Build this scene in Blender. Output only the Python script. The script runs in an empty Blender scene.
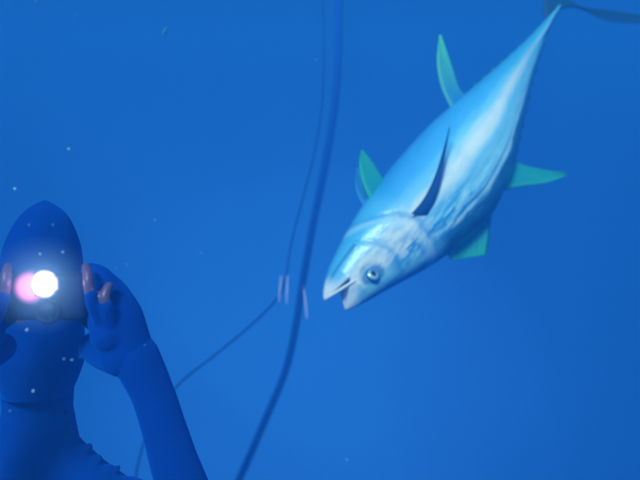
import bpy, bmesh, math, random
from math import sin, cos, pi, exp, radians
from mathutils import Vector, Matrix, noise
random.seed(7)
sc = bpy.context.scene
COL = sc.collection

# ------------------------------------------------------------------ camera
FPX = 686.0                                   # focal length in pixels of a 640 px wide picture
cam_d = bpy.data.cameras.new('camera'); cam = bpy.data.objects.new('camera', cam_d); COL.objects.link(cam)
cam_d.sensor_width = 36.0; cam_d.lens = 36.0 * FPX / 640.0
cam.location = (0, 0, 0); cam.rotation_euler = (pi / 2, 0, 0)
cam_d.clip_start = 0.02; cam_d.clip_end = 300
cam_d.dof.use_dof = True; cam_d.dof.focus_distance = 1.35; cam_d.dof.aperture_fstop = 2.8
sc.camera = cam

# ------------------------------------------------------------------ world, sun, exposure
SUN_TO = Vector((-0.24, -0.84, 0.50)).normalized()          # towards the sun
w = bpy.data.worlds.new('World'); sc.world = w; w.use_nodes = True
nt = w.node_tree
sky = nt.nodes.new('ShaderNodeTexSky'); sky.sky_type = 'NISHITA'; sky.sun_disc = False
sky.sun_elevation = math.asin(SUN_TO.z); sky.sun_rotation = math.atan2(SUN_TO.x, SUN_TO.y)
nt.links.new(sky.outputs[0], nt.nodes['Background'].inputs[0]); nt.nodes['Background'].inputs[1].default_value = 0.08
sd = bpy.data.lights.new('sun', 'SUN'); sd.energy = 5.0; sd.angle = radians(14); sd.color = (0.70, 1.0, 0.84)
sun = bpy.data.objects.new('sun', sd); COL.objects.link(sun)
sun.rotation_euler = SUN_TO.to_track_quat('Z', 'Y').to_euler()
vs = sc.view_settings; vs.view_transform = 'Standard'; vs.look = 'None'; vs.exposure = 0.80; vs.gamma = 1
cy = sc.cycles; cy.volume_bounces = 3; cy.max_bounces = 6; cy.diffuse_bounces = 2; cy.glossy_bounces = 2
cy.transparent_max_bounces = 8; cy.use_denoising = True; cy.sample_clamp_indirect = 4
HAZE_DENSITY = 0.19

# ------------------------------------------------------------------ helpers
def P(px, py, D):
    """a place in the scene: D metres out, at the bearing where the photograph shows it"""
    return Vector(((px - 320) / FPX * D, D, -(py - 240) / FPX * D))
def link(name, me, mats=None, parent=None, smooth=True, kind=None, label=None, cat=None, group=None):
    o = bpy.data.objects.new(name, me); COL.objects.link(o)
    if mats:
        for m in (mats if isinstance(mats, (list, tuple)) else [mats]): me.materials.append(m)
    if smooth: me.polygons.foreach_set('use_smooth', [True] * len(me.polygons))
    if parent: o.parent = parent
    tag(o, label, cat, group, kind); return o
def tag(o, label=None, cat=None, group=None, kind=None):
    if label: o['label'] = label
    if cat: o['category'] = cat
    if group: o['group'] = group
    if kind: o['kind'] = kind
    return o
def empty(name, mat, label, cat, group=None):
    o = bpy.data.objects.new(name, None); COL.objects.link(o); o.matrix_world = mat; o.empty_display_size = .05
    return tag(o, label, cat, group)
def mesh(name, v, f):
    me = bpy.data.meshes.new(name); me.from_pydata([tuple(a) for a in v], [], f); me.update()
    bm = bmesh.new(); bm.from_mesh(me); bmesh.ops.recalc_face_normals(bm, faces=bm.faces); bm.to_mesh(me); bm.free()
    return me
def lerp_tab(tab, x):
    if x <= tab[0][0]: return tab[0][1]
    for (a, va), (b, vb) in zip(tab, tab[1:]):
        if x <= b:
            t = (x - a) / (b - a); return va + (vb - va) * t
    return tab[-1][1]
def smooth_tab(tab, n=400, r=10):
    lo, hi = tab[0][0], tab[-1][0]; xs = [lo + (hi - lo) * i / n for i in range(n + 1)]; v = [lerp_tab(tab, x) for x in xs]
    for _ in range(3):
        u = []
        for i in range(n + 1):
            k = min(r, i, n - i); u.append(sum(v[i - k:i + k + 1]) / (2 * k + 1))
        v = u
    return lambda x: v[0] if x <= lo else v[-1] if x >= hi else (lambda q: v[int(q)] + (v[min(n, int(q) + 1)] - v[int(q)]) * (q - int(q)))((x - lo) / (hi - lo) * n)
def catmull(pts, n=12):
    pts = [Vector(p) for p in pts]; out = []
    e = [pts[0] * 2 - pts[1]] + pts + [pts[-1] * 2 - pts[-2]]
    for i in range(1, len(e) - 2):
        p0, p1, p2, p3 = e[i - 1:i + 3]
        for k in range(n):
            t = k / n
            out.append(.5 * ((2 * p1) + (p2 - p0) * t + (2 * p0 - 5 * p1 + 4 * p2 - p3) * t * t + (3 * p1 - p0 - 3 * p2 + p3) * t ** 3))
    out.append(pts[-1]); return out
def tube_vf(pts, rad, n=12, V=None, F=None, flat=None):
    """swept round tube with closed, rounded ends; rad: number or list; flat=(axis, scale) squashes the section"""
    V = [] if V is None else V; F = [] if F is None else F
    pts = [Vector(p) for p in pts]
    if not isinstance(rad, (list, tuple)): rad = [rad] * len(pts)
    # rounded caps
    d0 = (pts[0] - pts[1]).normalized(); d1 = (pts[-1] - pts[-2]).normalized()
    P0 = [pts[0] + d0 * rad[0] * sin(a) for a in (1.45, 1.0, .5)]; R0 = [rad[0] * cos(a) for a in (1.45, 1.0, .5)]
    P1 = [pts[-1] + d1 * rad[-1] * sin(a) for a in (.5, 1.0, 1.45)]; R1 = [rad[-1] * cos(a) for a in (.5, 1.0, 1.45)]
    pts = P0 + pts + P1; rad = R0 + list(rad) + R1
    base = len(V); up = None
    for i, p in enumerate(pts):
        t = (pts[min(i + 1, len(pts) - 1)] - pts[max(i - 1, 0)]).normalized()
        if up is None: up = t.orthogonal().normalized()
        up = (up - t * up.dot(t)).normalized(); s = t.cross(up)
        for k in range(n):
            a = 2 * pi * k / n; o = (up * cos(a) + s * sin(a)) * rad[i]
            if flat: ax, q = flat; o = o - ax * (o.dot(ax) * (1 - q))
            V.append(p + o)
    for i in range(len(pts) - 1):
        for k in range(n):
            a = base + i * n + k; b = base + i * n + (k + 1) % n; F.append((a, b, b + n, a + n))
    F.append(tuple(base + k for k in range(n))); q = base + (len(pts) - 1) * n; F.append(tuple(q + k for k in range(n)))
    return V, F
def ellipsoid_vf(c, r, V, F, M=None, nu=24, nv=16):
    b = len(V); c = Vector(c)
    for j in range(nv + 1):
        th = pi * j / nv
        for k in range(nu):
            a = 2 * pi * k / nu; q = Vector((r[0] * sin(th) * cos(a), r[1] * sin(th) * sin(a), r[2] * cos(th)))
            V.append(c + ((M @ q) if M else q))
    for j in range(nv):
        for k in range(nu):
            F.append((b + j * nu + k, b + j * nu + (k + 1) % nu, b + (j + 1) * nu + (k + 1) % nu, b + (j + 1) * nu + k))
def fuse(name, V, F, voxel, sm=3, inflate=None):
    """union of overlapping closed shapes as one continuous skin"""
    me = bpy.data.meshes.new(name + '_raw'); me.from_pydata([tuple(a) for a in V], [], F); me.update()
    bm = bmesh.new(); bm.from_mesh(me); bmesh.ops.recalc_face_normals(bm, faces=bm.faces); bm.to_mesh(me); bm.free()
    o = bpy.data.objects.new(name + '_raw', me); COL.objects.link(o)
    m = o.modifiers.new('r', 'REMESH'); m.mode = 'VOXEL'; m.voxel_size = voxel
    m = o.modifiers.new('s', 'SMOOTH'); m.factor = .5; m.iterations = sm
    dg = bpy.context.evaluated_depsgraph_get(); out = bpy.data.meshes.new_from_object(o.evaluated_get(dg)); out.name = name
    bpy.data.objects.remove(o); return out

class NT:
    def __init__(s, name):
        s.m = bpy.data.materials.new(name); s.m.use_nodes = True; s.t = s.m.node_tree; s.n = s.t.nodes
        s.out = s.n['Material Output']; s.p = s.n['Principled BSDF']
    def add(s, typ, ins=None, **kw):
        x = s.n.new(typ)
        for k, v in kw.items(): setattr(x, k, v)
        for k, v in (ins or {}).items(): s.set(x.inputs[k], v)
        return x
    def set(s, inp, v):
        if isinstance(v, bpy.types.NodeSocket): s.t.links.new(v, inp)
        elif isinstance(v, bpy.types.Node): s.t.links.new(v.outputs[0], inp)
        else: inp.default_value = v
    def math(s, op, a, b=0.0, c=0.0, clamp=False):
        x = s.n.new('ShaderNodeMath'); x.operation = op; x.use_clamp = clamp
        for i, v in enumerate((a, b, c)): s.set(x.inputs[i], v)
        return x.outputs[0]
    def attr(s, name): x = s.n.new('ShaderNodeAttribute'); x.attribute_name = name; return x.outputs['Fac']
    def ramp(s, fac, stops, interp='EASE'):
        x = s.n.new('ShaderNodeValToRGB'); x.color_ramp.interpolation = interp; e = x.color_ramp.elements
        while len(e) < len(stops): e.new(.5)
        for q, (pos, c) in zip(e, stops): q.position = pos; q.color = (*c, 1) if len(c) == 3 else c
        s.set(x.inputs[0], fac); return x.outputs[0]
    def mix(s, fac, a, b, mode='MIX'):
        x = s.n.new('ShaderNodeMix'); x.data_type = 'RGBA'; x.blend_type = mode
        s.set(x.inputs[0], fac)
        s.set(x.inputs[6], (*a, 1) if isinstance(a, tuple) and len(a) == 3 else a)
        s.set(x.inputs[7], (*b, 1) if isinstance(b, tuple) and len(b) == 3 else b)
        return x.outputs[2]
def simple(name, col, rough=.6, var=.25, scale=30, bump=.15, spec=.3, metal=0):
    t = NT(name); tc = t.add('ShaderNodeTexCoord')
    n = t.add('ShaderNodeTexNoise', {'Vector': tc.outputs['Object'], 'Scale': scale, 'Detail': 6.0})
    c = t.mix(n.outputs[0], tuple(x * (1 - var) for x in col), tuple(min(1, x * (1 + var)) for x in col))
    t.set(t.p.inputs['Base Color'], c); t.set(t.p.inputs['Roughness'], rough); t.p.inputs['Specular IOR Level'].default_value = spec
    t.p.inputs['Metallic'].default_value = metal
    b = t.add('ShaderNodeBump', {'Height': n.outputs[0], 'Strength': bump, 'Distance': .002}); t.set(t.p.inputs['Normal'], b)
    return t.m

# ------------------------------------------------------------------ the setting: backdrop bowl for the open water all round
def build_water():
    V = []; F = []; ellipsoid_vf((0, 0, 0), (60, 60, 60), V, F, nu=64, nv=40)
    # glowing backdrop bowl for the far water, cut open so the sun gets in
    F = [f for f in F if min(V[i].z for i in f) < 26]
    t = NT('painted_water_glow'); t.n.remove(t.p)
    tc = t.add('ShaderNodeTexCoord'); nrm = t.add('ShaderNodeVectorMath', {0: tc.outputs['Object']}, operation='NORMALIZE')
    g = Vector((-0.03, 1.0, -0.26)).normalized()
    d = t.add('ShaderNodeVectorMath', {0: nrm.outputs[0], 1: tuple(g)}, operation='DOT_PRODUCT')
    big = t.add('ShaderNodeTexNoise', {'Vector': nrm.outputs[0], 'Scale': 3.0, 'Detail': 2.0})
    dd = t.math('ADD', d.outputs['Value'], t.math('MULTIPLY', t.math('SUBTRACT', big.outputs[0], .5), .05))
    # brightness painted into the emission: a bright spot ahead, darker towards the corners
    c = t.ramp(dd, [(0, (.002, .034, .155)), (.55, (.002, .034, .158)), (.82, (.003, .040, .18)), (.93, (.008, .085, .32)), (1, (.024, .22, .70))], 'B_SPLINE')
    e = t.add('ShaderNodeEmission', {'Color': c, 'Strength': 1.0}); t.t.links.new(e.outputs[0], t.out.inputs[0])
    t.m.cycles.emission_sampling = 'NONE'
    me = mesh('water', V, F)  # backdrop bowl standing in for the far water
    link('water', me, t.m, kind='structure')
build_water()
def build_haze():
    V = [(x, y, z) for x in (-6, 6) for y in (-1.5, 7) for z in (-4, 2.1)]
    F = [(0, 1, 3, 2), (4, 6, 7, 5), (0, 4, 5, 1), (2, 3, 7, 6), (0, 2, 6, 4), (1, 5, 7, 3)]
    t = NT('haze'); t.n.remove(t.p)
    v = t.add('ShaderNodeVolumePrincipled', {'Color': (.024, .268, .73, 1), 'Density': HAZE_DENSITY, 'Anisotropy': 0.0})
    t.t.links.new(v.outputs[0], t.out.inputs['Volume'])
    link('haze', mesh('haze', V, F), t.m, smooth=False, kind='stuff')
build_haze()

# ------------------------------------------------------------------ the tuna
DH, DT = 2.30, 2.85
H = P(338, 302, DH); T = P(550, 12, DT); LEN = (T - H).length
X = (T - H).normalized()
AX = Vector((212, -290)).normalized()                        # along the fish in the picture, x right, y down
DN = Vector((-AX.y, AX.x))                                   # towards its back: right and down
zi = Vector((DN.x, 0, -DN.y)); Z = (zi - X * zi.dot(X)).normalized()
Y = Z.cross(X).normalized()
roll = Matrix.Rotation(radians(9), 3, X)
if (roll @ Z).y < Z.y: roll = Matrix.Rotation(radians(-9), 3, X)   # the back turns a little away from the viewer
Z = (roll @ Z).normalized(); Y = Z.cross(X).normalized()
CS = 1 if Y.y < 0 else -1                                    # side of the fish that faces the viewer
M = Matrix(((X.x, Y.x, Z.x, H.x), (X.y, Y.y, Z.y, H.y), (X.z, Y.z, Z.z, H.z), (0, 0, 0, 1)))
tuna = empty('tuna', M, 'silver blue tuna with open mouth diving head down, green fins spread', 'fish')
ALEN = 359.0
def S(a): q = a / ALEN; return q * DH / (DT - q * (DT - DH))
def xz(a, p):
    s = S(a); D = DH + (DT - DH) * s; return s * LEN, p / FPX * D
def loc(px, py):
    r = Vector((px - 338, py - 302)); return xz(r.dot(AX), r.dot(DN))
MI = M.inverted()
def on_plane(px, py, y):
    """where the bearing of a picture point meets the fish's own plane at side offset y"""
    o_ = MI @ Vector((0, 0, 0)); d_ = (MI.to_3x3() @ P(px, py, 1.0)); t_ = (y - o_.y) / d_.y
    q = o_ + d_ * t_; return q.x, q.z
ven = smooth_tab([(20, -28), (51, -34), (93, -38), (144, -37), (197, -31), (230, -23), (290, -9), (325, -2), (350, 1), (372, 2)], r=12)
dor = smooth_tab([(0, 14), (13.5, 21), (47, 36), (84, 54), (122, 67), (165, 75), (213, 64), (266, 39), (315, 18), (349, 8), (372, 6)], r=9)
def wid(a):   # half thickness in px
    h = (dor(a) - ven(a)) / 2
    return h * lerp_tab([(0, .70), (60, .74), (140, .76), (230, .74), (300, .8), (345, 1.25), (372, .9)], a)
def gill(a, v):
    """relief of the head: gill cover edge, preopercle, brow and cheek hollows, in metres"""
    d = 0.0
    xg = 95 - 6 * v * v - 28 * min(v, 0) ** 2
    e = a - xg
    if abs(v) < .93:
        k = (1 - (abs(v) / .93) ** 6) * min(1, max(0, (v + .95) / .6))
        d += k * (.0065 * exp(-((e + 9) / 9) ** 2) - .007 * exp(-((e - 2.2) / 2.6) ** 2))
        xp = 62 - 8 * v * v - 10 * min(v, 0) ** 2
        d += k * (-.0040 * exp(-((a - xp) / 2.4) ** 2) + .0026 * exp(-((a - xp + 7) / 5) ** 2))
    d += -.0035 * exp(-((a - 42) / 12) ** 2 - ((v + .05) / .12) ** 2)          # groove behind the jaw
    d += -.0040 * exp(-((a - 36) / 7.8) ** 2 - ((v - .20) / .27) ** 2)         # eye socket
    # groove that takes the folded pectoral fin
    d += -.004 * exp(-((v - .12 - .0016 * (a - 130)) / .05) ** 2) * (1 / (1 + exp(-(a - 118) / 5))) * (1 / (1 + exp((a - 232) / 9)))
    d += -.0022 * exp(-((v - .40) / .035) ** 2) * (1 / (1 + exp(-(a - 122) / 5))) * (1 / (1 + exp((a - 210) / 9)))
    return d
def section(a, th):
    """point of the closed body section; th=0 back, pi belly"""
    zt, zb = dor(a), ven(a); zc = (zt + zb) / 2; h = (zt - zb) / 2; wd = wid(a)
    v = cos(th); u = sin(th)
    s = S(a); D = DH + (DT - DH) * s; k = D / FPX
    # keel on the stem of the tail
    kl = 1 + .55 * exp(-((a - 343) / 13) ** 2) * exp(-(v / .25) ** 2)
    y = wd * k * u * kl; z = (zc + h * v) * k
    g = gill(a, v); y += g * u; z += g * v * .4
    nn = noise.noise(Vector((a * .05, th * 2.2, 3.1)))
    y += nn * .0016 * (1 if u >= 0 else -1) * abs(u)
    return Vector((s * LEN, y, z))
HINGE = 21.0; NV = 96; NU = 190
def build_body():
    V = []; F = []; UA = []; VA = []
    def put(p, a, v): V.append(p); UA.append(a / ALEN); VA.append(v); return len(V) - 1
    rings = []
    for i in range(NU + 1):
        a = HINGE + (370 - HINGE) * (i / NU)
        rings.append([put(section(a, 2 * pi * k / NV), a, cos(2 * pi * k / NV)) for k in range(NV)])
    for i in range(NU):
        for k in range(NV): F.append((rings[i][k], rings[i][(k + 1) % NV], rings[i + 1][(k + 1) % NV], rings[i + 1][k]))
    F.append(tuple(rings[-1]))
    # jaws: the section splits along the mouth line into an upper and a lower loop sharing the line at the hinge
    q = 28                                    # index of the mouth corner on either side (v about -0.25)
    up = list(range(-q, q + 1)); lo = list(range(q, NV - q + 1))
    nm = 15; R0 = rings[0]
    A = V[R0[q]]; B = V[R0[-q % NV]]
    mid = []
    for j in range(1, nm + 1):
        t = j / (nm + 1); p = A.lerp(B, t); p.x += .022 * sin(pi * t) ; mid.append(put(p, HINGE + 4, -.2))
    def jaw(idx, tip, bend, steps=26):
        base = [R0[k % NV] for k in idx]
        ret = mid if idx is up else list(reversed(mid))
        loop0 = base + ret
        tipx, tipz = xz(*tip); prev = loop0; x0 = V[R0[0]].x
        zc0 = A.z
        for s_ in range(1, steps + 1):
            t = s_ / steps; f = max(0, 1 - t) ** (.88 if idx is up else .72)
            cur = []
            edge = zc0 + (tipz - zc0) * t            # the biting edge runs straight from the hinge to the tip
            for n_, vi in enumerate(loop0):
                p0 = V[vi]; inner = n_ >= len(base)
                hh = p0.z - zc0
                z = edge + hh * f
                y = p0.y * (f * .93 + .07 * (1 - t))
                if inner:
                    tt = (n_ - len(base) + 1) / (nm + 1); z = edge + (1 if idx is up else -1) * .010 * sin(pi * tt) * f
                x = x0 + (tipx - x0) * t
                rim = 0
                if not inner: # lip: a slightly rounded thicker rim
                    e = min(n_, len(base) - 1 - n_); rim = .0020 * exp(-(e / 2.5) ** 2) * f; y += rim * (1 if p0.y > 0 else -1)
                cur.append(put(Vector((x, y, z)), HINGE * (1 - t) - 2 * t, VA[vi] * (1 if not inner else .3)))
            L_ = len(loop0)
            for n_ in range(L_): F.append((prev[n_], prev[(n_ + 1) % L_], cur[(n_ + 1) % L_], cur[n_]))
            prev = cur
        F.append(tuple(prev))
    jaw(up, (-1, 10.5), 0); jaw(lo, (-7, -13), 0)
    me = mesh('body', V, F)
    for nm_, arr in (('body_u', UA), ('body_v', VA)):
        at = me.attributes.new(nm_, 'FLOAT', 'POINT'); at.data.foreach_set('value', arr)
    return me
def skin_material():
    t = NT('tuna_skin'); u = t.attr('body_u'); v = t.attr('body_v')
    tc = t.add('ShaderNodeTexCoord')
    mp = t.add('ShaderNodeMapping', {'Vector': tc.outputs['Object'], 'Scale': (5, 14, 34)})
    n1 = t.add('ShaderNodeTexNoise', {'Vector': mp, 'Scale': 1.0, 'Detail': 7.0, 'Roughness': .6})
    n2 = t.add('ShaderNodeTexNoise', {'Vector': tc.outputs['Object'], 'Scale': 16.0, 'Detail': 5.0})
    vv = t.math('ADD', v, t.math('MULTIPLY', t.math('SUBTRACT', n1.outputs[0], .5), .22))
    vv = t.math('ADD', vv, t.math('MULTIPLY', t.math('SUBTRACT', n2.outputs[0], .5), .10))
    # blue silver flank, bright band, dark back; painted highlight streak and shaded belly rim
    f = t.math('MULTIPLY_ADD', vv, .5, .5)
    c = t.ramp(f, [(0, (.03, .32, .72)), (.18, (.08, .48, .88)), (.27, (.26, .72, .93)), (.36, (.95, .99, .92)), (.43, (.85, .97, .92)), (.52, (.24, .70, .92)), (.62, (.36, .84, .92)),
                   (.69, (.30, .76, .95)), (.735, (.55, .95, .97)), (.765, (.012, .16, .30)), (1, (.008, .09, .20))], 'LINEAR')
    # head: pale gill cover and cheek
    head = t.ramp(u, [(0, (1, 1, 1)), (.24, (1, 1, 1)), (.31, (0, 0, 0))])
    hc = t.ramp(f, [(0, (.07, .48, .80)), (.2, (.16, .64, .92)), (.36, (.92, .99, .93)), (.60, (.93, .99, .93)), (.72, (.40, .86, .95)), (.84, (.30, .80, .88)), (.95, (.03, .30, .55))], 'LINEAR')
    c = t.mix(head, c, hc)
    # blotchy markings, stronger on the head
    n3 = t.add('ShaderNodeTexNoise', {'Vector': t.add('ShaderNodeMapping', {'Vector': tc.outputs['Object'], 'Scale': (16, 20, 42)}), 'Scale': 1.0, 'Detail': 4.0, 'Roughness': .55})
    bl = t.ramp(n3.outputs[0], [(.40, (0, 0, 0)), (.62, (1, 1, 1))])
    c = t.mix(t.math('MULTIPLY', bl, t.math('MULTIPLY_ADD', head, .26, .16)), c, (.08, .48, .85))
    # towards the tail the silver gives way to steel blue
    tl = t.ramp(u, [(.55, (0, 0, 0)), (.98, (1, 1, 1))])
    c = t.mix(t.math('MULTIPLY', tl, .85), c, (.03, .30, .50))
    # dark edges of the gill cover, the cheek plate and the throat
    ua = t.math('ADD', t.math('MULTIPLY', u, 359.0), t.math('MULTIPLY', t.math('SUBTRACT', n3.outputs[0], .5), 9.0))
    v2 = t.math('MULTIPLY', v, v)
    vn = t.math('MINIMUM', v, 0.0); vn2 = t.math('MULTIPLY', vn, vn)
    e1 = t.math('SUBTRACT', ua, t.math('MULTIPLY_ADD', v2, -6.0, t.math('MULTIPLY_ADD', vn2, -28.0, 95.0)))
    e2 = t.math('SUBTRACT', ua, t.math('MULTIPLY_ADD', v2, -8.0, t.math('MULTIPLY_ADD', vn2, -10.0, 62.0)))
    # streaky dark blue and pale scuffs over cheek and shoulder
    st = t.add('ShaderNodeTexNoise', {'Vector': t.add('ShaderNodeMapping', {'Vector': tc.outputs['Object'], 'Scale': (11, 30, 62)}), 'Scale': 1.0, 'Detail': 5.0, 'Roughness': .65})
    band = t.math('SUBTRACT', 1.0, t.math('DIVIDE', t.math('ABSOLUTE', t.math('SUBTRACT', v, .32)), .42), clamp=True)
    along = t.ramp(u, [(.12, (0, 0, 0)), (.19, (1, 1, 1)), (.36, (1, 1, 1)), (.50, (.15, .15, .15))])
    mk_ = t.math('MULTIPLY', band, along)
    c = t.mix(t.math('MULTIPLY', t.ramp(st.outputs[0], [(.47, (0, 0, 0)), (.58, (1, 1, 1))]), t.math('MULTIPLY', mk_, 1.3, clamp=True)), c, (.04, .36, .72))
    c = t.mix(t.math('MULTIPLY', t.ramp(st.outputs[0], [(.34, (1, 1, 1)), (.44, (0, 0, 0))]), t.math('MULTIPLY', mk_, 1.3, clamp=True)), c, (.95, 1.0, .95))
    def line(e, c0, w_): return t.math('SUBTRACT', 1.0, t.math('DIVIDE', t.math('ABSOLUTE', t.math('SUBTRACT', e, c0)), w_), clamp=True)
    c = t.mix(t.math('MULTIPLY', line(e1, 3.0, 4.5), .6), c, (.04, .36, .70))
    c = t.mix(t.math('MULTIPLY', line(e1, -5.0, 7.0), .35), c, (.85, 1.0, .95))  # painted highlight along the gill cover edge
    c = t.mix(t.math('MULTIPLY', line(e2, 0.0, 3.5), .55), c, (.06, .42, .75))
    thr = t.math('MULTIPLY', line(t.math('ADD', v, t.math('MULTIPLY', u, -.9)), -.86, .07), t.math('LESS_THAN', u, .135))
    c = t.mix(t.math('MULTIPLY', thr, .85), c, (.01, .18, .40))
    # bone pale jaw tips and a smudge of dark skin round the eye
    jt = t.ramp(u, [(.012, (1, 1, 1)), (.045, (0, 0, 0))]); c = t.mix(t.math('MULTIPLY', jt, .9), c, (1.0, 1.0, .95))
    du = t.math('MULTIPLY', t.math('SUBTRACT', u, .099), 28); dv = t.math('MULTIPLY', t.math('SUBTRACT', v, .20), 2.4)
    rr = t.math('ADD', t.math('SQRT', t.math('ADD', t.math('MULTIPLY', du, du), t.math('MULTIPLY', dv, dv))), t.math('MULTIPLY', t.math('SUBTRACT', n3.outputs[0], .5), 1.2))
    c = t.mix(t.math('MULTIPLY', t.ramp(rr, [(.55, (1, 1, 1)), (.95, (0, 0, 0))]), .85), c, (.02, .26, .52))
    # fine dark line along the flank
    ln = t.math('SUBTRACT', v, t.math('ADD', .40, t.math('MULTIPLY', t.math('SUBTRACT', n1.outputs[0], .5), .05)))
    ln = t.math('LESS_THAN', t.math('ABSOLUTE', ln), .014)
    ln = t.math('MULTIPLY', ln, t.ramp(u, [(.33, (0, 0, 0)), (.36, (1, 1, 1)), (.60, (1, 1, 1)), (.68, (0, 0, 0))]))
    c = t.mix(t.math('MULTIPLY', ln, .8), c, (.02, .18, .40))
    t.set(t.p.inputs['Base Color'], c); t.p.inputs['Roughness'].default_value = .28
    t.p.inputs['Specular IOR Level'].default_value = .5; t.p.inputs['Metallic'].default_value = 0
    b = t.add('ShaderNodeBump', {'Height': n1.outputs[0], 'Strength': .30, 'Distance': .006})
    b2 = t.add('ShaderNodeBump', {'Height': n3.outputs[0], 'Strength': .25, 'Distance': .004, 'Normal': b})
    sc_ = t.add('ShaderNodeTexVoronoi', {'Vector': t.add('ShaderNodeMapping', {'Vector': tc.outputs['Object'], 'Scale': (110, 110, 150)}), 'Scale': 1.0})
    b3 = t.add('ShaderNodeBump', {'Height': sc_.outputs[0], 'Strength': .22, 'Distance': .002, 'Normal': b2})
    t.set(t.p.inputs['Normal'], b3); return t.m
SKIN = skin_material()
link('body', build_body(), SKIN, tuna)

def fin_material(name, base, tip, trans=.45):
    t = NT(name); tc = t.add('ShaderNodeTexCoord'); r = t.attr('fin_r'); q = t.attr('fin_q')
    n = t.add('ShaderNodeTexNoise', {'Vector': tc.outputs['Object'], 'Scale': 24.0, 'Detail': 4.0})
    f = t.math('ADD', r, t.math('MULTIPLY', t.math('SUBTRACT', n.outputs[0], .5), .25))
    c = t.mix(f, base, tip)
    if trans > .2: c = t.mix(t.math('MULTIPLY', t.math('LESS_THAN', q, .16), .6), c, tuple(min(1, x * 1.25 + .06) for x in tip))
    t.set(t.p.inputs['Base Color'], c); t.p.inputs['Roughness'].default_value = .55; t.p.inputs['Specular IOR Level'].default_value = .15
    tr = t.add('ShaderNodeBsdfTranslucent', {'Color': c})
    mx = t.add('ShaderNodeMixShader', {0: trans, 1: t.p.outputs[0], 2: tr.outputs[0]})
    # the membrane lets some water show through between its rays
    ray = t.math('MULTIPLY_ADD', t.math('SINE', t.math('MULTIPLY', q, 70.0)), .5, .5)
    al = t.math('MULTIPLY', t.math('MULTIPLY', t.math('MULTIPLY_ADD', ray, .30, .10), t.math('MULTIPLY_ADD', r, .5, .6)), 1.0 if trans > .2 else .35)
    clear = t.add('ShaderNodeBsdfTransparent'); m2 = t.add('ShaderNodeMixShader', {0: al, 1: mx.outputs[0], 2: clear.outputs[0]})
    t.t.links.new(m2.outputs[0], t.out.inputs[0])
    wv = t.math('SINE', t.math('MULTIPLY', q, 90))
    b = t.add('ShaderNodeBump', {'Height': wv, 'Strength': .3, 'Distance': .002}); t.set(t.p.inputs['Normal'], b)
    return t.m
F_GREEN = fin_material('fin_green', (.04, .62, .66), (.06, .80, .42))
F_ANAL = fin_material('fin_anal', (.05, .42, .85), (.20, .98, .50))
F_DARK = fin_material('fin_dark', (.002, .075, .30), (.003, .09, .30), .15)
F_TAIL = fin_material('fin_tail', (.008, .06, .12), (.008, .05, .11), .1)
F_BLUE = fin_material('fin_blue', (.04, .34, .75), (.05, .42, .75))
F_YEL = fin_material('finlet_yellow', (.03, .26, .42), (.05, .42, .36), .3)

def fin(name, lead, trail, y0, y1, mat, thick=.006, n=36, m=14, ybend=0.0, label=None):
    """blade between a leading and a trailing edge (picture points), off the midplane from y0 at the root to y1 at the tip"""
    def yy(i, L_): t = i / (len(L_) - 1); return y0 + (y1 - y0) * t + ybend * sin(pi * t)
    Lc = catmull([(*on_plane(*p, (yy(i, lead))), 0) for i, p in enumerate(lead)], 10); Tc = catmull([(*on_plane(*p, yy(i, trail)), 0) for i, p in enumerate(trail)], 10)
    def at(c, t): q = t * (len(c) - 1); i = min(int(q), len(c) - 2); return c[i].lerp(c[i + 1], q - i)
    V = []; F = []; R = []; Q = []
    for i in range(n + 1):
        t = i / n; a = at(Lc, t); b = at(Tc, t); y = y0 + (y1 - y0) * t + ybend * sin(pi * t)
        loop = []
        for j in range(2 * m):
            s = (j / m) if j <= m else (2 * m - j) / m; side = 1 if j < m else -1
            if j in (0, m): side = 0
            th = thick * (1 - t) ** .6 * (sin(pi * s ** .6) * .8 + .04) + .0006
            th *= 1 + .18 * sin(s * 34)
            p = a.lerp(b, s)
            V.append(Vector((p.x, y + side * th * .5 + .004 * sin(s * 5 + t * 3) * t, p.y))); R.append(t); Q.append(s)
    K = 2 * m
    for i in range(n):
        for j in range(K): F.append((i * K + j, i * K + (j + 1) % K, (i + 1) * K + (j + 1) % K, (i + 1) * K + j))
    F.append(tuple(range(K))); F.append(tuple(n * K + j for j in range(K)))
    me = mesh(name, V, F)
    for k_, arr in (('fin_r', R), ('fin_q', Q)):
        me.attributes.new(k_, 'FLOAT', 'POINT').data.foreach_set('value', arr)
    return link(name, me, mat, tuna, label=label)
def ysurf(px, py):
    r = Vector((px - 338, py - 302)); a = r.dot(AX); p = r.dot(DN)
    zt, zb = dor(a), ven(a); v = max(-1, min(1, (p - (zt + zb) / 2) / ((zt - zb) / 2)))
    return abs(section(a, math.acos(v)).y)
yb = ysurf(420, 214)
fin('pectoral_fin', [(428, 214), (436, 197), (442, 172), (450, 127)], [(411, 214), (424, 198), (436, 172), (449, 127)],
    CS * (yb - .002), CS * (yb + .045), F_DARK, thick=.012, label='long dark pectoral fin on the side facing the viewer')
fin('pectoral_fin', [(420, 206), (428, 189), (434, 164), (442, 119)], [(403, 206), (416, 190), (428, 164), (441, 119)],
    -CS * (yb - .002), -CS * (yb + .010), F_DARK, thick=.012, label='pectoral fin on the far side')
fin('anal_fin', [(452, 112), (441, 88), (436.5, 62), (439, 35)], [(474, 98), (461, 90), (452, 66), (440.5, 35)], 0, CS * .03, F_ANAL, thick=.014)
fin('second_dorsal_fin', [(498, 192), (520, 187), (546, 183), (567, 175)], [(505, 150), (520, 163), (545, 170), (567, 173)], 0, -CS * .02, F_GREEN, thick=.014)
fd = fin('first_dorsal_fin', [(440, 244), (444, 250), (448, 256), (451, 260)], [(494, 190), (492, 214), (489, 236), (486, 255)], 0, 0, F_GREEN, thick=.004)
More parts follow.
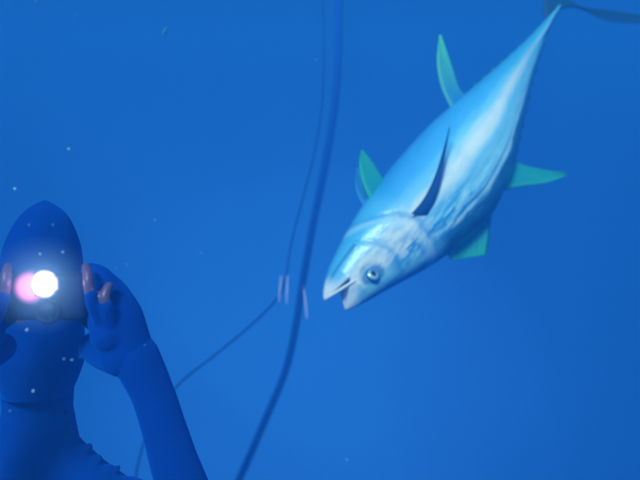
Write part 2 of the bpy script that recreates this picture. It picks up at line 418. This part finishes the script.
fin('pelvic_fin', [(372, 205), (364, 188), (359, 168), (361, 149)], [(389, 186), (382, 176), (374, 164), (363, 151)], CS * .012, CS * .030, F_GREEN, thick=.009, label='green pelvic fin')
fin('pelvic_fin', [(366, 211), (359, 200), (355, 187), (356, 168)], [(384, 192), (375, 186), (366, 178), (358, 168)], -CS * .012, -CS * .05, F_BLUE, thick=.009, label='paler blue pelvic fin behind the green one')
# spines of the first dorsal fin, each its own piece
for k in range(8):
    t = k / 7.0
    a = Vector((444, 248)).lerp(Vector((490, 200)), t); b = Vector((453, 259)).lerp(Vector((485.5, 254)), t)
    ax_, az_ = on_plane(*a, 0); bx_, bz_ = on_plane(*b, 0)
    V, F = tube_vf([(ax_, 0, az_), ((ax_ + bx_) / 2, 0, (az_ + bz_) / 2), (bx_, 0, bz_)], [.0034, .0026, .0012], n=8)
    link('fin_ray', mesh('fin_ray', V, F), F_BLUE, fd)
    me_ = COL.objects[-1].data
# tail fin: two narrow lobes swept back
cfl = fin('caudal_fin', [(545, 22), (566, 8), (600, 9), (650, 17), (668, 21)], [(560, -4), (574, 2), (604, 20), (650, 24), (668, 22)], 0, CS * .01, F_TAIL, thick=.018, label='dark upper lobe of the tail fin')
fin('caudal_fin', [(545, 22), (543, 0), (541, -40), (548, -88), (552, -105)], [(562, 0), (554, -12), (552, -44), (555, -88), (553, -105)], 0, -CS * .01, F_TAIL, thick=.018, label='dark lower lobe of the tail fin')
# finlets along back and belly
def finlet(a, back, s):
    e = dor(a) if back else ven(a); sg = 1 if back else -1
    pts = [(a, e - sg * 2.5), (a + 8 * s, e - sg * 2.4), (a + 9 * s, e + sg * 1.7 * s), (a + 4 * s, e + sg * 1.6 * s)]
    V = []; 
    for y in (-.0022, .0022):
        for (aa, pp) in pts: x, z = xz(aa, pp); V.append((x, y * (1 if pp == pts[0][1] else .6), z))
    F = [(0, 1, 2, 3), (7, 6, 5, 4)] + [(i, (i + 1) % 4, 4 + (i + 1) % 4, 4 + i) for i in range(4)]
    me = mesh('finlet', V, F)
    for k_ in ('fin_r', 'fin_q'): me.attributes.new(k_, 'FLOAT', 'POINT').data.foreach_set('value', [0, 0, 1, 1] * 2)
    link('finlet', me, F_YEL, tuna)
for k in range(9): finlet(226 + k * 12.6, True, 1.0 - .045 * k)
for k in range(8): finlet(250 + k * 12.0, False, .62 - .03 * k)
# eyes
def eye(side):
    a, p = 36.0, 7.0; x, z = xz(a, p)
    zt, zb = dor(a), ven(a); v = (p - (zt + zb) / 2) / ((zt - zb) / 2); y = section(a, math.acos(v)).y * side
    R = .0215
    V = []; F = []; ellipsoid_vf((0, 0, 0), (R, R * .42, R), V, F, nu=32, nv=20)
    m_i = NT('eye_iris'); tc = m_i.add('ShaderNodeTexCoord'); n = m_i.add('ShaderNodeTexNoise', {'Vector': tc.outputs['Object'], 'Scale': 90.0})
    m_i.set(m_i.p.inputs['Base Color'], m_i.mix(n.outputs[0], (.40, .70, .78), (.80, .95, .95))); m_i.p.inputs['Roughness'].default_value = .15; m_i.p.inputs['Metallic'].default_value = .3
    o = link('eye', mesh('eye', V, F), m_i.m, tuna); o.location = (x, y - side * R * .10, z)
    o.rotation_euler = (radians(-10 * side), 0, radians(-16 * side))
    V = []; F = []; ellipsoid_vf((0, side * R * .33, 0), (R * .46, R * .14, R * .50), V, F, nu=24, nv=12)
    link('pupil', mesh('pupil', V, F), simple('pupil', (.004, .02, .05), .12, spec=.6), o)
    # dark ring of skin round the eye
    pts = [(R * 1.02 * cos(q), side * R * .16, R * 1.02 * sin(q)) for q in [2 * pi * i / 32 for i in range(33)]]
    V, F = tube_vf(pts, .0038, n=10); link('eye_ring', mesh('eye_ring', V, F), simple('eye_ring', (.02, .20, .36), .5), o)
eye(CS); eye(-CS)
# ridge of the lower lip: the pale lower jaw edge
MAT_LIP = simple('pale_lip', (.95, .97, .92), .35, var=.08, spec=.6)
for side in (1, -1):
    pts = []
    for i in range(12):
        t = i / 11; a = HINGE + (-5.5 - HINGE) * t
        x, z = xz(a, -3.2 + (-12.4 + 3.2) * t); f = max(0, 1 - t) ** .72
        y0 = abs(section(HINGE, 2 * pi * 28 / NV).y); pts.append((x, side * (y0 * (f * .93 + .07 * (1 - t)) + .0005), z - .0005))
    V, F = tube_vf(pts, [.0044 + .0020 * (i / 11) for i in range(12)], n=10); link('lower_lip', mesh('lower_lip', V, F), MAT_LIP, tuna)

# ------------------------------------------------------------------ the photographer's reflection, built as a solid figure
base = P(38, 470, 1.45); base.z -= 1.25
person = empty('person', Matrix.Translation(base), 'dark reflection of a hooded photographer raising a camera with both hands', 'person')
def pw(px, py, D): return P(px, py, D) - base
def rp(r, D): return r / FPX * D
SKN = simple('reflected_skin', (.10, .065, .17), .38, var=.12, scale=60, spec=.4)
SUIT = simple('reflected_neoprene', (.0002, .030, .26), .9, var=.15, scale=14, bump=.25, spec=.05)  # blue and sheen set so the reflection reads as a flat silhouette
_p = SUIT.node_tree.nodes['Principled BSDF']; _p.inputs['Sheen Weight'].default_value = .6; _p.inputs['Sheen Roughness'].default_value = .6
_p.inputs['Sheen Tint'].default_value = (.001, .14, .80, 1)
GLOVE = SUIT
def chain(V, F, pts, n=20):
    c = catmull([pw(a, b, d) for a, b, d, r in pts], 6); rr = [rp(r, d) for a, b, d, r in pts]
    rad = [lerp_tab(list(enumerate(rr)), i / 6) for i in range(len(c))]
    tube_vf(c, rad, n, V, F)
FING = [[(104, 324, 1.085, 8), (94, 305, 1.06, 6.6), (89, 286, 1.052, 6.0), (88, 275, 1.055, 5.6), (86, 267, 1.062, 4.6)],
        [(112, 326, 1.085, 8), (108, 312, 1.065, 6.6), (105, 300, 1.058, 6.0), (106, 292, 1.06, 5.6), (109, 286, 1.065, 4.8)],
        [(117, 318, 1.11, 8), (114, 296, 1.10, 6.6), (106, 279, 1.10, 6.0), (99, 273, 1.105, 5.6), (90, 270, 1.11, 4.8)],
        [(123, 322, 1.12, 7.5), (124, 303, 1.12, 6.2), (118, 290, 1.12, 5.6), (110, 284, 1.125, 5), (100, 282, 1.13, 4.4)]]
HD = 1.42
def build_person():
    k = HD / FPX
    # ---- body: head with face, neck, trunk, arms, legs, hands, one skin
    V = []; F = []
    hc = pw(41, 283, HD)
    ellipsoid_vf(hc + Vector((0, 0, .02)), (.074, .092, .098), V, F)
    ellipsoid_vf(hc + Vector((0, -.012, -.045)), (.058, .072, .072), V, F)
    ellipsoid_vf(hc + Vector((0, -.094, -.012)), (.012, .016, .022), V, F)        # nose
    ellipsoid_vf(hc + Vector((0, -.088, .004)), (.008, .012, .022), V, F)
    ellipsoid_vf(hc + Vector((0, -.078, -.052)), (.022, .010, .006), V, F)        # lips
    ellipsoid_vf(hc + Vector((0, -.076, -.061)), (.019, .010, .006), V, F)
    for s in (-1, 1):
        ellipsoid_vf(hc + Vector((.030 * s, -.078, .022)), (.013, .010, .008), V, F)   # closed lids
        ellipsoid_vf(hc + Vector((.076 * s, .0, -.002)), (.008, .016, .028), V, F)     # ears
    chain(V, F, [(40, 330, HD, 24), (38, 380, 1.45, 25), (38, 440, 1.46, 30)])
    w0 = pw(38, 440, 1.46)
    for (dz, rx, ry) in ((-.14, .125, .10), (-.22, .150, .105), (-.34, .13, .09), (-.48, .15, .095)):
        ellipsoid_vf(w0 + Vector((0, .01, dz)), (rx, ry, .12), V, F)
    for s in (-1, 1):
        tube_vf([w0 + Vector((.085 * s, .01, -.50)), w0 + Vector((.10 * s, 0, -.74)), w0 + Vector((.10 * s, .03, -.92)), w0 + Vector((.10 * s, .10, -1.28))], [.075, .055, .048, .034], 16, V, F)
        tube_vf([w0 + Vector((.10 * s, .10, -1.28)), w0 + Vector((.105 * s, .04, -1.36)), w0 + Vector((.108 * s, -.06, -1.40))], [.034, .034, .022], 14, V, F)
    # arms of both sides; the other arm mirrors the first about the body's middle
    def mx(x, s): return x if s > 0 else 2 * 47 - x
    for s in (1, -1):
        A = [(128, 510, 1.42, 22), (165, 545, 1.32, 20), (198, 552, 1.20, 18), (172, 460, 1.15, 18), (150, 392, 1.13, 15), (128, 345, 1.12, 16)]
        chain(V, F, [(mx(a, s), b, d, r) for a, b, d, r in A])
        # palm
        chain(V, F, [(mx(128, s), 345, 1.12, 17), (mx(117, s), 318, 1.11, 18), (mx(108, s), 300, 1.115, 14)])
        chain(V, F, [(mx(116, s), 330, 1.10, 15), (mx(110, s), 308, 1.10, 14), (mx(109, s), 288, 1.10, 11)])
        # four fingers laid up the side of the housing, the first two in front of it, bent at the knuckles
        for pts in FING: chain(V, F, [(mx(x, s), y, d, r) for x, y, d, r in pts], n=14)
        # thumb leaves the side of the palm and hooks under and behind the housing
        chain(V, F, [(mx(118, s), 336, 1.12, 9), (mx(104, s), 330, 1.14, 7.5), (mx(92, s), 324, 1.155, 6.5), (mx(82, s), 318, 1.155, 5.6)], n=14)
    me = fuse('body', V, F, .0034, 2)
    link('body', me, SKN, person)
    # ---- wetsuit: sleeves to the wrist, trunk, legs
    V = []; F = []
    for (dz, rx, ry) in ((-.14, .132, .100), (-.22, .160, .118), (-.34, .143, .102), (-.48, .163, .108)):
        ellipsoid_vf(w0 + Vector((0, .01, dz)), (rx, ry, .125), V, F)
    chain(V, F, [(40, 352, 1.425, 38), (38, 378, 1.44, 35.5), (38, 408, 1.45, 33.5), (38, 445, 1.46, 40)])
    for s in (-1, 1):
        # sloping shoulder
        chain(V, F, [(mx(44, s), 434, 1.45, 24), (mx(62, s), 456, 1.45, 24), (mx(85, s), 479, 1.44, 25), (mx(112, s), 505, 1.43, 30)])
        tube_vf([w0 + Vector((.085 * s, .01, -.50)), w0 + Vector((.10 * s, 0, -.74)), w0 + Vector((.10 * s, .03, -.92)), w0 + Vector((.10 * s, .09, -1.25))], [.086, .064, .055, .041], 16, V, F)
        chain(V, F, [(mx(a, s), b, d, r) for a, b, d, r in
              [(128, 505, 1.42, 28), (168, 545, 1.32, 29), (203, 552, 1.20, 28), (187, 500, 1.17, 26.5), (174, 462, 1.15, 24), (164, 428, 1.14, 22), (152, 392, 1.13, 21.5), (135, 356, 1.12, 24)]])
        chain(V, F, [(mx(133, s), 356, 1.12, 23), (mx(119, s), 335, 1.12, 25)])
    # small folds and ties on the shoulder
    for (x_, y_, rr) in ((76, 434, 4), (90, 446, 3.5), (99, 458, 4), (110, 467, 3.5), (119, 467, 2.5), (69, 418, 5)):
        chain(V, F, [(x_ - 6, y_ + 5, 1.43, rr + 3), (x_, y_, 1.42, rr)])
    me = fuse('wetsuit', V, F, .005, 3)
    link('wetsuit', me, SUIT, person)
    # ---- gloves' backs: half mitts over the palms, fingers bare
    for s in (1, -1):
        V = []; F = []
        chain(V, F, [(mx(130, s), 350, 1.12, 23), (mx(119, s), 318, 1.112, 24), (mx(108, s), 296, 1.112, 21)])
        chain(V, F, [(mx(122, s), 352, 1.12, 25), (mx(106, s), 351, 1.15, 19), (mx(93, s), 347, 1.20, 15)])
        chain(V, F, [(mx(108, s), 334, 1.093, 18), (mx(101, s), 318, 1.105, 14)])
        chain(V, F, [(mx(93, s), 277, 1.14, 13.5), (mx(108, s), 291, 1.135, 17), (mx(117, s), 310, 1.13, 20)])
        # finger sleeves that leave the fingertips bare
        for pts in FING[2:]: chain(V, F, [(mx(x, s), y, d, r + 2.8) for x, y, d, r in pts], n=14)
        for pts in FING[:2]: chain(V, F, [(mx(x, s), y, d, r + 1.2) for x, y, d, r in pts[:2]] + [(mx((pts[1][0] + pts[2][0]) / 2, s), (pts[1][1] + pts[2][1]) / 2, pts[2][2], pts[2][3] + 1)], n=14)
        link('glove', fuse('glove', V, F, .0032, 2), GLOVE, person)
    # ---- hood: pointed crown, open at the face
    prof = smooth_tab([(200, 1), (203, 9), (208, 16), (216, 23), (228, 29), (243, 34), (262, 37.5), (285, 39), (310, 38.5), (330, 41), (358, 43), (380, 37), (395, 31)], r=8)
    V = []; F = []; n = 64; rows = list(range(200, 396, 3)); 
    for y_ in rows:
        hw = rp(prof(y_), HD); cx_ = 44 - (y_ - 200) * .035; c = pw(cx_, y_, HD)
        for q in range(n):
            a = 2 * pi * q / n; dep = .98 + .28 * min(1, (y_ - 200) / 50)
            rx, ry = hw, hw * dep
            nn = noise.noise(Vector((cos(a) * 2, sin(a) * 2, y_ * .03))) * .0025
            V.append(c + Vector(((rx + nn) * cos(a), (ry + nn) * sin(a) + .004, 0)))
    R = len(rows)
    for i in range(R - 1):
        for q in range(n):
            a = 2 * pi * (q + .5) / n; ym = (rows[i] + rows[i + 1]) / 2
            if sin(a) < 0 and (cos(a) / .5) ** 2 + ((ym - 297) / 19.0) ** 2 < 1: continue      # face opening
            F.append((i * n + q, i * n + (q + 1) % n, (i + 1) * n + (q + 1) % n, (i + 1) * n + q))
    F.append(tuple(range(n)))
    me = mesh('hood', V, F); o = link('hood', me, SUIT, person)
    m = o.modifiers.new('thickness', 'SOLIDIFY'); m.thickness = .004; m.offset = -1
build_person()

# ------------------------------------------------------------------ the reflected camera in the photographer's hands, its flash lit
CD = 1.085
cbase = P(46, 292, CD)
rig = empty('reflected_camera', Matrix.Translation(cbase), 'dark reflected camera with its white flash firing, held before the face', 'camera')
BLACK = simple('dark_reflected_camera', (.0006, .014, .10), .7, var=.15, scale=90, spec=.15)
def cw(px, py, D): return P(px, py, D) - cbase
def rbox(w_, d_, h_, bev):
    bm = bmesh.new(); bmesh.ops.create_cube(bm, size=1); bmesh.ops.scale(bm, vec=(w_, d_, h_), verts=bm.verts)
    bmesh.ops.bevel(bm, geom=bm.edges[:], offset=bev, segments=4, profile=.6, affect='EDGES'); me = bpy.data.meshes.new('rbox'); bm.to_mesh(me); bm.free(); return me
def disc_ring(prof_, n=40):
    """lathe about the viewing axis (-y is outwards)"""
    V = []; F = []
    for (r, y) in prof_:
        for k in range(n): V.append((r * cos(2 * pi * k / n), y, r * sin(2 * pi * k / n)))
    for i in range(len(prof_) - 1):
        for k in range(n): F.append((i * n + k, i * n + (k + 1) % n, (i + 1) * n + (k + 1) % n, (i + 1) * n + k))
    F.append(tuple(range(n))); F.append(tuple((len(prof_) - 1) * n + k for k in range(n)))
    return mesh('lathe', V, F)
hb = link('housing', rbox(.128, .05, .075, .012), BLACK, rig)  # body of the reflected camera
hb.location = (0, .022, -.008)
ln = link('reflected_lens', disc_ring([(.021, .01), (.021, -.012), (.019, -.015), (.017, -.011), (.015, -.008)]), BLACK, rig); ln.location = cw(50, 310, CD)
gl = link('lens', disc_ring([(.0145, .002), (.014, -.003), (.009, -.006), (.003, -.007)]), simple('lens_glass', (.003, .02, .09), .5, spec=.2), ln); gl.location = (0, -.006, 0)
def emit(name, col, strength, rad, core, white=0.0):
    """glow painted into a disc: brightest at its middle, fading towards the rim"""
    t = NT(name); t.n.remove(t.p); tc = t.add('ShaderNodeTexCoord')
    ln_ = t.add('ShaderNodeVectorMath', {0: tc.outputs['Object']}, operation='LENGTH')
    q = t.math('DIVIDE', ln_.outputs['Value'], rad)
    f = t.ramp(q, [(core, (1, 1, 1)), (1, (0, 0, 0))])
    e = t.add('ShaderNodeEmission', {'Color': (*col, 1), 'Strength': t.math('MULTIPLY', t.math('POWER', f, 2.0), strength)})
    d = t.add('ShaderNodeBsdfDiffuse', {'Color': (.001, .03, .16, 1)})
    x = t.add('ShaderNodeAddShader', {0: e.outputs[0], 1: d.outputs[0]}); t.t.links.new(x.outputs[0], t.out.inputs[0]); return t.m
fr = link('flash_reflector', disc_ring([(.0190, .014), (.0195, -.002), (.0185, -.003), (.0175, -.003), (.012, .002)]), BLACK, rig); fr.location = cw(45, 284, CD - .010)
V = []; F = []; ellipsoid_vf((0, 0, 0), (.0235, .008, .0235), V, F, nu=40, nv=30)
V = [v * (1 + .30 * noise.noise(v * 120 + Vector((3, 1, 7)))) for v in V]
fb = link('flash_bulb', mesh('flash_bulb', V, F), emit('flash_light', (1.0, .93, .98), 7.0, .0245, .55), rig, label='white flash firing'); fb.location = cw(45, 284, CD - .022)
V = []; F = []; ellipsoid_vf((0, 0, 0), (.033, .007, .030), V, F, nu=40, nv=30)
pb = link('pink_flare', mesh('pink_flare', V, F), emit('pink_flare_glow', (1.0, .26, .66), 1.1, .0325, .42), rig, label='pink flare beside the flash'); pb.location = cw(31, 287, CD - .010)  # flare of the flash, built as an added glowing disc
def lamp(name, loc_, col, en, r):
    d = bpy.data.lights.new(name, 'POINT'); d.energy = en; d.color = col; d.shadow_soft_size = r
    o = bpy.data.objects.new(name, d); COL.objects.link(o); o.location = loc_; o.parent = rig; return o
lamp('flash_light', cw(45, 284, CD - .055), (1.0, .80, .92), .065, .006)
lamp('pink_flare_glow', cw(28, 287, CD - .04), (1.0, .25, .60), .02, .006)  # added light that spreads the pink of the flare
# added scattering ball that makes the soft halo round the flash
V = []; F = []; ellipsoid_vf((0, 0, 0), (.085, .075, .075), V, F, nu=40, nv=24)
t = NT('halo_scatter'); t.n.remove(t.p); tc = t.add('ShaderNodeTexCoord')
L_ = t.add('ShaderNodeVectorMath', {0: tc.outputs['Object']}, operation='LENGTH')
den = t.math('MULTIPLY', t.math('POWER', t.math('SUBTRACT', 1.0, t.math('DIVIDE', L_.outputs['Value'], .085), clamp=True), 1.5), 8.0)
vv = t.add('ShaderNodeVolumeScatter', {'Color': (.30, .72, 1.0, 1), 'Density': den}); t.t.links.new(vv.outputs[0], t.out.inputs['Volume'])
mk = link('flash_halo', mesh('flash_halo', V, F), t.m, kind='stuff', label='faint halo of scattered light round the flash'); mk.location = P(41, 285, CD - .05)
# ------------------------------------------------------------------ hose, cord and their fittings
HOSE = simple('blue_hose', (.001, .045, .30), .7, var=.12, scale=8, spec=.1)
V, F = tube_vf(catmull([P(341, -60, 4.3), P(339, 0, 4.3), P(338, 60, 4.3), P(334, 110, 4.32), P(325, 165, 4.34), P(313, 225, 4.36), P(303, 280, 4.38), P(296, 325, 4.40), P(285, 372, 4.42), P(263, 425, 4.44), P(238, 482, 4.46), P(205, 550, 4.5)], 14), [.0235] * (11 * 14 + 1), 20)
link('hose', mesh('hose', V, F), HOSE, label='thick dark blue hose hanging in a long curve through the water', cat='hose')
CORD = simple('cord', (.002, .05, .22), .7, var=.2, scale=40, spec=.1)
V, F = tube_vf(catmull([P(322, -60, 3.4), P(323, 0, 3.4), P(324, 50, 3.4), P(322, 105, 3.4), P(314, 155, 3.4), P(301, 205, 3.4), P(291, 245, 3.4), P(285, 282, 3.4), P(276, 300, 3.42), P(250, 326, 3.46), P(215, 355, 3.5), P(180, 383, 3.54), P(158, 412, 3.58), P(145, 440, 3.6), P(137, 470, 3.64), P(130, 520, 3.7)], 10), [.0042] * 80 + [.0055] * 71, 10)
link('cord', mesh('cord', V, F), CORD, label='thin dark cord left of the hose, bending away down to the left', cat='cord')
def clip(name, a, b, r, D, label, cat):
    g = empty(name, Matrix.Translation(P((a[0][0] + a[1][0]) / 2, (a[0][1] + a[1][1]) / 2, D)), label, cat); o0 = g.matrix_world.translation
    MT = simple('pale_plastic', (.85, .78, .92), .4, var=.05, spec=.4)
    for k, pr in enumerate((a, b)):
        if pr is None: continue
        p, q = Vector(P(*pr[0], D)), Vector(P(*pr[1], D)); V, F = tube_vf([p - o0, (p + q) / 2 - o0 + Vector((.0006, 0, 0)), q - o0], [r * .6, r, r * .7], 10)
        link('prong', mesh('prong', V, F), MT, g)
    return g, MT, o0
g, MT, o0 = clip('line_clip', ((281, 276), (279, 301)), ((287.5, 276), (286.5, 303)), .0038, 3.36, 'small pale two pronged clip on the thin cord, left of the hose', 'clip')
V, F = tube_vf([P(281, 278, 3.36) - o0, P(287.5, 277.5, 3.36) - o0], .0022, 8); link('crossbar', mesh('crossbar', V, F), simple('clip_bar', (.10, .20, .40), .5), g)
g, MT, o0 = clip('line_pin', ((304, 290), (307, 318)), None, .0045, 3.36, 'single pale pin beside the hose, right of the two pronged clip', 'pin')
V, F = tube_vf([P(303.4, 287, 3.36) - o0, P(304.6, 287.4, 3.36) - o0], .006, 8); link('pin_head', mesh('pin_head', V, F), simple('pin_head', (.10, .20, .40), .5), g)

# ------------------------------------------------------------------ specks drifting in the water
def speck_mesh(seed):
    bm = bmesh.new(); bmesh.ops.create_icosphere(bm, subdivisions=2, radius=1)
    for v in bm.verts: v.co *= 1 + .75 * noise.noise(v.co * 1.3 + Vector((seed, 0, 0)))
    me = bpy.data.meshes.new('speck'); bm.to_mesh(me); bm.free(); return me
SP = [simple('speck_bright', (.40, .62, .72), .8, spec=.1), simple('speck_pale', (.13, .32, .52), .8, spec=.1)]
specks = [
 (69, 149, 1.5, 0, 'pale speck adrift in open water high above the hood'), (15, 189, 1.8, 0, 'pale speck drifting just above and left of the hood'),
 (155, 220, 1.6, 1, 'faint speck in open water to the right of the hood'), (40, 254, 1.7, 0, 'bright speck on the hood just above the flash'),
 (63, 252, 1.7, 0, 'bright pinkish speck on the hood right of its middle'), (49.5, 265, 1.2, 1, 'tiny speck touching the top of the flash glare'),
 (127, 265, 1.3, 1, 'faint speck just outside the raised hand'), (92, 289, 1.2, 1, 'faint speck over the gloved hand'),
 (27, 330, 2.2, 0, 'bright speck on the chest below the pink flare'), (50, 318, 1.1, 1, 'dim speck under the camera lens'),
 (33, 391, 2.0, 0, 'bright speck on the collar of the wetsuit'), (10, 411, 1.5, 1, 'dim speck on the wetsuit at the left edge'),
 (64, 359, 1.2, 0, 'first of three small specks beside the neck'), (72, 360, 1.3, 0, 'second of three small specks beside the neck'),
 (80, 357, 1.0, 1, 'faintest of three small specks beside the neck'), (36, 2, 1.3, 1, 'faint speck at the top edge, far left'),
 (75, 16, 1.1, 1, 'faint speck near the top edge, left'), (29, 225, 1.4, 1, 'dim speck at the top left of the hood'),
 (53, 225, 1.3, 1, 'dim speck at the top right of the hood'), (201, 253, 1.2, 1, 'faint speck midway between hand and cord'),
 (316, 60, 1.2, 1, 'faint speck touching the thin cord near the top'), (347, 460, 1.4, 1, 'lone faint speck near the bottom edge, right of the hose'),
 (145, 345, 1.0, 1, 'tiny speck on the sleeve near the wrist'), (116, 268, 1.1, 1, 'tiny speck over the back of the raised hand')]
for i, (x, y, r, m_, lab) in enumerate(specks):
    D = .94 + .08 * ((i * 7) % 5) / 5
    if x < 130 and y > 200: D = .93
    o = link('drifting_speck', speck_mesh(i * 3.3), SP[m_], label=lab, cat='speck', group='specks drifting in the water')
    o.location = P(x, y, D); k = r * .66 / FPX * D; o.scale = (k * (1.3 if i % 3 == 0 else 1), k, k * (1.2 if i % 4 == 1 else .9)); o.rotation_euler = (i, i * 2, i * 3)
# a longer green wisp near the top
c = [P(162.5, 35, 2.2), P(164.5, 31, 2.2), P(167, 27, 2.2)]
V, F = tube_vf([q - c[1] for q in c], [.0022, .0045, .0018], 10)
o = link('weed_wisp', mesh('weed_wisp', V, F), simple('weed', (.03, .22, .28), .8), label='short greenish wisp drifting near the top left', cat='wisp'); o.location = c[1]
